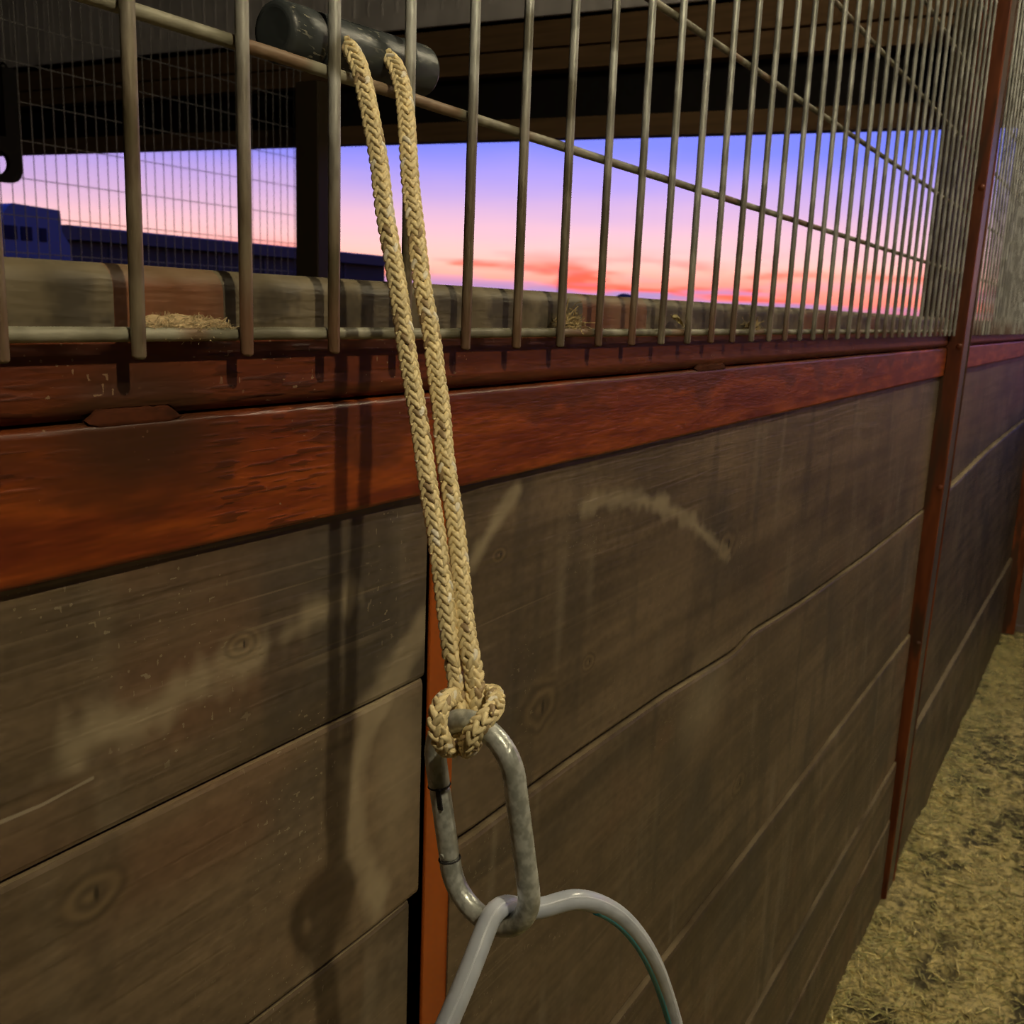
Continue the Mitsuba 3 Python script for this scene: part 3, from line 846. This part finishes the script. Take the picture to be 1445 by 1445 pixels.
G1, G2 = 0.0230, 0.0765
rope_d = np.array([0, 1.0, 0])
holes = [HA + HT * s for s in (.0325, .0592)]
mid = turned(G1 + .001, G2 - .001, .0118, .0012)
man = m3.Manifold(m3.Mesh(mid.vertices.astype(np.float32), mid.faces.astype(np.uint32)))
try:
    for h in holes:
        c = m3.Manifold.cylinder(.06, .0043, .0043, 24).translate([0, 0, -.03]).rotate([90, 0, 0]).translate([float(h[0]), float(h[1]), float(h[2])])
        man = man - c
    mm_ = man.to_mesh()
    if len(mm_.tri_verts) > 10:
        mid = tm(mm_.vert_properties[:, :3], mm_.tri_verts)
except Exception:
    pass
add('grip', mid, 'mat_black', hd, smooth=35)
add('end_cap', turned(0, G1 - .001, .0121, .0035), 'mat_black', hd, smooth=35)
add('end_cap', turned(G2 + .001, HL, .0121, .0035), 'mat_black', hd, smooth=35)
add('core', tube(np.array([HA + HT * .01, HA + HT * (HL - .01)]), .0095, 24), 'mat_black', hd, smooth=35)
seam = [HA + HT * s + .0119 * np.array([0, -math.cos(1.05), math.sin(1.05)]) for s in np.linspace(G1 + .003, G2 - .003, 12)]
add('mould_seam', tube(np.array(seam), .00025, 5), 'mat_black', hd)

# ------------------------------------------------------------------ braided rope
ROPE_A = [(0.1562, -0.0077, 0.1029), (0.1584, -0.0123, 0.0887), (0.1573, -0.0176, 0.0718), (0.1537, -0.0239, 0.052), (0.1517, -0.031, 0.0293), (0.1483, -0.0394, 0.0031), (0.1462, -0.0446, -0.0132), (0.1449, -0.0492, -0.0274), (0.143, -0.0539, -0.0418), (0.1403, -0.0596, -0.0592), (0.1395, -0.0625, -0.0683), (0.1366, -0.0687, -0.087), (0.1324, -0.0759, -0.1083)]
ROPE_B = [(0.1801, -0.0098, 0.1005), (0.1795, -0.0152, 0.084), (0.1739, -0.0216, 0.0639), (0.1697, -0.0282, 0.0434), (0.165, -0.0365, 0.0182), (0.1636, -0.0421, 0.0014), (0.1603, -0.0471, -0.0135), (0.1577, -0.0521, -0.028), (0.1534, -0.0571, -0.0425), (0.1501, -0.0631, -0.06), (0.1486, -0.0663, -0.0691), (0.144, -0.073, -0.0878), (0.1379, -0.0807, -0.1087)]
KNOT = [(0.1311, -0.0798, -0.124), (0.1299, -0.0833, -0.1333), (0.1263, -0.0871, -0.1401), (0.1248, -0.0891, -0.1466), (0.1215, -0.0909, -0.152), (0.114, -0.0924, -0.1524), (0.1072, -0.0928, -0.1468), (0.1052, -0.0918, -0.1403), (0.1075, -0.0907, -0.1355), (0.1146, -0.0881, -0.1342), (0.1261, -0.0844, -0.1369), (0.137, -0.0831, -0.1402), (0.1388, -0.0902, -0.1384), (0.133, -0.0989, -0.1352), (0.1256, -0.1044, -0.1349), (0.1179, -0.1062, -0.1365), (0.113, -0.1045, -0.1403), (0.1128, -0.1016, -0.1461), (0.1173, -0.0977, -0.1521), (0.1243, -0.0954, -0.1521), (0.1279, -0.094, -0.1463), (0.1294, -0.0927, -0.1389), (0.1312, -0.0909, -0.1319), (0.1336, -0.0873, -0.1231)]
RR = 0.0036
LEAF = trimesh.creation.icosphere(2, 1.0)


def braid(Q, seed, cols=8, pitch=0.0038, phase0=0.0):
    """Plaited yarns: rows of V-shaped leaves round the rope."""
    g = np.random.default_rng(seed)
    L = np.concatenate([[0], np.cumsum(np.linalg.norm(np.diff(Q, axis=0), axis=1))])
    t, A, B = frames(Q, (0.2, 1.0, 0.1))
    V, Fc, C = [], [], []
    nl = len(LEAF.vertices)
    n = int(L[-1] / pitch)
    for k in range(n + 1):
        for c in range(cols):
            s = (k + 0.5 * ((c // 2) % 2)) * pitch + g.normal(0, .00012)
            if s > L[-1]:
                continue
            i = min(int(np.searchsorted(L, s)), len(Q) - 1)
            ph = phase0 + 2 * np.pi * (c + .5) / cols
            nrm = math.cos(ph) * A[i] + math.sin(ph) * B[i]
            tan = -math.sin(ph) * A[i] + math.cos(ph) * B[i]
            sg = 1 if c % 2 == 0 else -1
            a = math.radians(32 + g.normal(0, 2)) * sg
            d = t[i] * math.cos(a) + tan * math.sin(a)
            w = np.cross(nrm, d)
            lv = LEAF.vertices.copy()
            lv[:, 1] *= 1 - .25 * lv[:, 0]
            x = lv * np.array([.00345, .00134, .00120]) * g.uniform(.95, 1.05)
            x[:, 2] += 0.20 * x[:, 0]
            bend = -0.5 * (x[:, 0] ** 2 * math.sin(a) ** 2 + x[:, 1] ** 2) / RR
            p = Q[i] + nrm * (RR - .0009) + x[:, :1] * d + x[:, 1:2] * w + (x[:, 2] + bend)[:, None] * nrm
            V.append(p)
            Fc.append(LEAF.faces + nl * len(Fc))
            u = g.random()
            col = np.array([.72, .60, .335]) * g.uniform(.80, 1.12)
            if u > .93:
                col = np.array([.74, .69, .56]) * g.uniform(.9, 1.1)
            elif u < .07:
                col = np.array([.33, .24, .13])
            C.append(np.tile(col, (nl, 1)) * (0.92 + .16 * np.random.default_rng(seed * 999 + len(C)).random((nl, 1))))
    return tm(np.vstack(V), np.vstack(Fc)), np.vstack(C)


rp = thing('tether_rope', 'tan braided rope doubled through the black handle and hitched to the carabiner', 'rope')
ent = [holes[0] + rope_d * .010, holes[0] - rope_d * .006]
exi = [holes[1] + rope_d * .010, holes[1] - rope_d * .006]
start_a = [holes[0] + np.array([0, -.004, 0]), holes[0] + np.array([-.0006, -.0125, -.0022])]
start_b = [holes[1] + np.array([0, -.004, 0]), holes[1] + np.array([.0004, -.0125, -.0022])]
path_a = spline([start_a[0], start_a[1]] + [np.array(p) for p in ROPE_A[1:]] + [np.array(KNOT[0])], 400)
path_b = spline([start_b[0], start_b[1]] + [np.array(p) for p in ROPE_B[1:]] + [np.array(KNOT[-1])], 400)
path_k = spline(KNOT, 500)
bight = spline([holes[0] + np.array([0, -.004, 0]), holes[0] + rope_d * .012, holes[0] + np.array([.003, .019, .004]), (holes[0] + holes[1]) / 2 + np.array([0, .0225, .007]),
                holes[1] + np.array([-.003, .019, .004]), holes[1] + rope_d * .012, holes[1] + np.array([0, -.004, 0])], 160)
for nm, Q, sd, lab in (('hanging_strand', path_a, 1, 'left strand'), ('hanging_strand', path_b, 2, 'right strand'), ('hitch', path_k, 3, 'hitch wrapped around the carabiner top'), ('bight', bight, 4, None)):
    bm, bc = braid(Q, sd, phase0=.35 * sd)
    kk = add(nm, bm, 'mat_rope', rp, smooth=True, color=bc, label=lab)
    add('core', tube(Q, RR * .70, 8), 'mat_rope_core', kk, smooth=True)

# ------------------------------------------------------------------ carabiner
cb = thing('carabiner', 'worn grey steel oval carabiner hanging in the rope hitch, hose through its lower end', 'carabiner')
CC = np.array([0.1215, -0.1024, -0.1843])
CX, CY = np.array([-0.1045, -0.9841, 0.1434]), np.array([-0.0564, 0.1498, 0.9871])
CX /= np.linalg.norm(CX)
CY -= CX * (CX @ CY)
CY /= np.linalg.norm(CY)
CZ = np.cross(CX, CY)
loc = lambda x, y, z=0.0: CC + CX * x + CY * y + CZ * z
CR, HA2, RB = 0.020, 0.023, 0.0044
GT, GB = 0.0125, -0.0195
arc = [(-CR, GT)] + [(-CR, y) for y in np.linspace(GT + .002, HA2, 5)]
arc += [(CR * math.cos(a), HA2 + CR * math.sin(a)) for a in np.linspace(np.pi, 0, 26)[1:]]
arc += [(CR, y) for y in np.linspace(HA2, -HA2, 20)[1:]]
arc += [(CR * math.cos(a), -HA2 + CR * math.sin(a)) for a in np.linspace(0, -np.pi, 26)[1:]]
arc += [(-CR, y) for y in np.linspace(-HA2, GB, 4)[1:]]
body = tube(np.array([loc(x, y) for x, y in arc]), RB, 24, ref=CZ)
add('body', body, 'mat_steel', cb, smooth=40)
gq = np.array([loc(-CR, y) for y in (GB + .0006, GB + .0012, GB + .003, -.004, GT - .003, GT - .0012, GT - .0006)])
gate = tube(gq, np.array([.82, .93, .96, .96, .96, .93, .82]) * RB, 24, ref=CZ)
gk = add('gate', gate, 'mat_steel', cb, smooth=40, label='sprung gate')
for y, s in ((GB + .003, .0011), (GT + .003, .0011)):
    c = trimesh.creation.cylinder(s, 2 * RB + .0008, sections=16)
    Mx = np.eye(4)
    Mx[:3, 0], Mx[:3, 1], Mx[:3, 2], Mx[:3, 3] = CX, CY, CZ, loc(-CR, y)
    c.apply_transform(Mx)
    add('rivet', c, 'mat_steel', cb, smooth=40)
nose = box(-.0013, .0013, -.0045, .0045, -.0004, .0004, .0003)
Mx = np.eye(4)
Mx[:3, 0], Mx[:3, 1], Mx[:3, 2], Mx[:3, 3] = CX, CY, CZ, loc(-CR + .0026, GT - .004, RB * .86)
nose.apply_transform(Mx)
add('nose_slot', nose, 'mat_slot', cb)
rg = [loc(-CR + RB * .99 * math.cos(a), GT, RB * .99 * math.sin(a)) for a in np.linspace(0, 2 * np.pi, 25)[:-1]]
add('gate_joint', tube(np.array(rg), .00045, 6, closed=True), 'mat_slot', cb)
rg = [loc(-CR + RB * .99 * math.cos(a), GB, RB * .99 * math.sin(a)) for a in np.linspace(0, 2 * np.pi, 25)[:-1]]
add('gate_joint', tube(np.array(rg), .0004, 6, closed=True), 'mat_slot', cb)

# ------------------------------------------------------------------ hose
hs_ = thing('hose', 'clear grey plastic hose with a teal stripe, bent through the foot of the carabiner', 'hose')
HOSE = [(0.0599, -0.1112, -0.2791), (0.0712, -0.1147, -0.2564), (0.0794, -0.1147, -0.2475), (0.0899, -0.1163, -0.2329), (0.1013, -0.1163, -0.2205), (0.11, -0.1149, -0.2155), (0.1178, -0.1137, -0.2151), (0.1256, -0.1138, -0.2177), (0.1345, -0.1149, -0.2234), (0.1429, -0.1198, -0.2257), (0.1519, -0.1263, -0.2248), (0.1661, -0.1325, -0.2311), (0.1839, -0.1383, -0.2467), (0.2042, -0.1429, -0.2732), (0.2265, -0.1439, -0.3072), (0.2433, -0.1458, -0.3413), (0.2589, -0.1464, -0.3772), (0.2644, -0.1507, -0.4143)]
lead = [(-0.02, -0.085, -0.62), (0.02, -0.095, -0.42), (0.043, -0.105, -0.325)]
tail = [(0.268, -0.15, -0.52), (0.262, -0.16, -0.66)]
HQ = spline(lead + HOSE + tail, 260)
RH = 0.0042
add('sleeve', tube(HQ, RH, 20), 'mat_hose', hs_, smooth=True)
t, A, B = frames(HQ)
low_ = np.cross(t, np.cross(np.array([-0.955, 0.047, -0.114]), t))
low_ /= np.linalg.norm(low_, axis=1, keepdims=True)
i0 = int(np.argmin(np.linalg.norm(HQ - np.array(HOSE[11]), axis=1)))
add('stripe', tube(HQ[i0:] + low_[i0:] * RH * .62, RH * .52, 8), 'mat_teal', hs_, smooth=True, label='teal stripe along the underside')
hi = np.cross(t, np.cross(np.array([-0.5, -0.5, 0.75]), t))
hi /= np.linalg.norm(hi, axis=1, keepdims=True)
add('highlight_rib', tube(HQ + hi * RH * .86, RH * .17, 8), 'mat_hose_light', hs_, smooth=True, label='pale raised rib')


# ------------------------------------------------------------------ small things caught on the grille
def tuft(name, label, c, sx, n, seed, h=.006):
    g = np.random.default_rng(seed)
    out, cols = [], []
    for _ in range(n):
        x = c[0] + g.uniform(-sx, sx)
        q = np.array([x, c[1] + g.uniform(-.0035, .0035), c[2] + abs(g.normal(0, h * .4))])
        d = g.normal(0, 1, 3) * np.array([1.0, .35, .30])
        d /= np.linalg.norm(d)
        L = g.uniform(.003, .011)
        b = g.normal(0, .0016, 3)
        m = tube(np.array([q - d * L, q + b, q + d * L]), g.uniform(.00012, .00035), 4)
        out.append(m)
        cols.append(np.tile(np.array([.42, .32, .16]) * g.uniform(.6, 1.3), (len(m.vertices), 1)))
    k = add(name, cat(out), 'mat_straw', color=np.vstack(cols))
    labels[k] = {'label': label, 'category': 'hay'}


def chaff(name, label, c, sx, h, n, seed):
    """A low fused mound of dust and chaff with short wisps standing out of it."""
    g = np.random.default_rng(seed)
    k = thing(name, label, 'hay')
    m = trimesh.creation.icosphere(4, 1.0)
    v = m.vertices.copy()
    prof = 0.45 + 0.75 * meshkit.fbm(np.stack([v[:, 0] * 2.3 + seed, v[:, 0] * 0, v[:, 0] * 0], -1), 3, seed)
    v *= (1 + .30 * (meshkit.fbm(v * 5, 3, seed) - .5))[:, None]
    v = v * np.array([sx, .0042, h]) * np.stack([np.ones(len(v)), np.ones(len(v)), prof], -1)
    m.vertices = v + np.array(c)
    vc = np.array([.42, .31, .17]) * (0.55 + .9 * meshkit.fbm(m.vertices * 900, 3, seed))[:, None]
    add('mound', m, 'mat_straw', k, smooth=True, color=vc)
    out, cols = [], []
    for _ in range(n):
        a, b = g.uniform(-1, 1), g.uniform(0.2, 2.6)
        q = np.array([c[0] + a * sx * .92, c[1] - .0040 * math.sin(b), c[2] + h * .6 * math.sqrt(1 - a * a) * math.cos(b)])
        d = g.normal(0, 1, 3) * np.array([1.0, .5, .6])
        d /= np.linalg.norm(d)
        L = g.uniform(.0010, .0042)
        w = tube(np.array([q - d * L, q + g.normal(0, .0007, 3), q + d * L]), g.uniform(.00008, .00018), 4)
        out.append(w)
        cols.append(np.tile(np.array([.52, .41, .24]) * g.uniform(.6, 1.3), (len(w.vertices), 1)))
    add('wisps', cat(out), 'mat_straw', k, color=np.vstack(cols), kind='stuff')


chaff('chaff_mound', 'dusty mound of chaff on the lowest wire, between second and third bars from the left', (0.0768, .0085, .0020), .0215, .0065, 420, 1)
tuft('hay_tuft', 'small tuft of hay stalks on the lowest wire, right of the rope', (0.376, .0070, .0040), .014, 90, 2, .010)
tuft('hay_tuft_001', 'tiny hay wisp on the lowest wire past the dry leaf', (0.720, .0070, .0030), .016, 60, 3, .008)
lf = thing('dry_leaf', 'small curled dry leaf resting on the lowest wire', 'leaf')
u = np.linspace(-1, 1, 9)
vv, ff = [], []
for i, a in enumerate(u):
    w = .0042 * math.sqrt(max(0, 1 - a * a)) * (1 - .25 * a)
    for s in (-1, 0, 1):
        vv.append((0.541 + a * .012 + .002 * s, 0.0045 + s * w * .5, .0075 + .004 * abs(s) * (1 - a * a) - a * .0035 + s * w * .3))
for i in range(8):
    for j in range(2):
        a = i * 3 + j
        ff += [[a, a + 1, a + 4], [a, a + 4, a + 3]]
nvv = len(vv)
vv2 = vv + [(x, y + .0003, z - .0003) for x, y, z in vv]
ff2 = ff + [[a + nvv, c + nvv, b + nvv] for a, b, c in ff]
add('blade', tm(vv2, ff2), 'mat_dryleaf', lf, smooth=True)
add('stalk', tube(np.array([(0.529, .0045, .011), (0.524, .004, .013)]), .0004, 5), 'mat_dryleaf', lf)
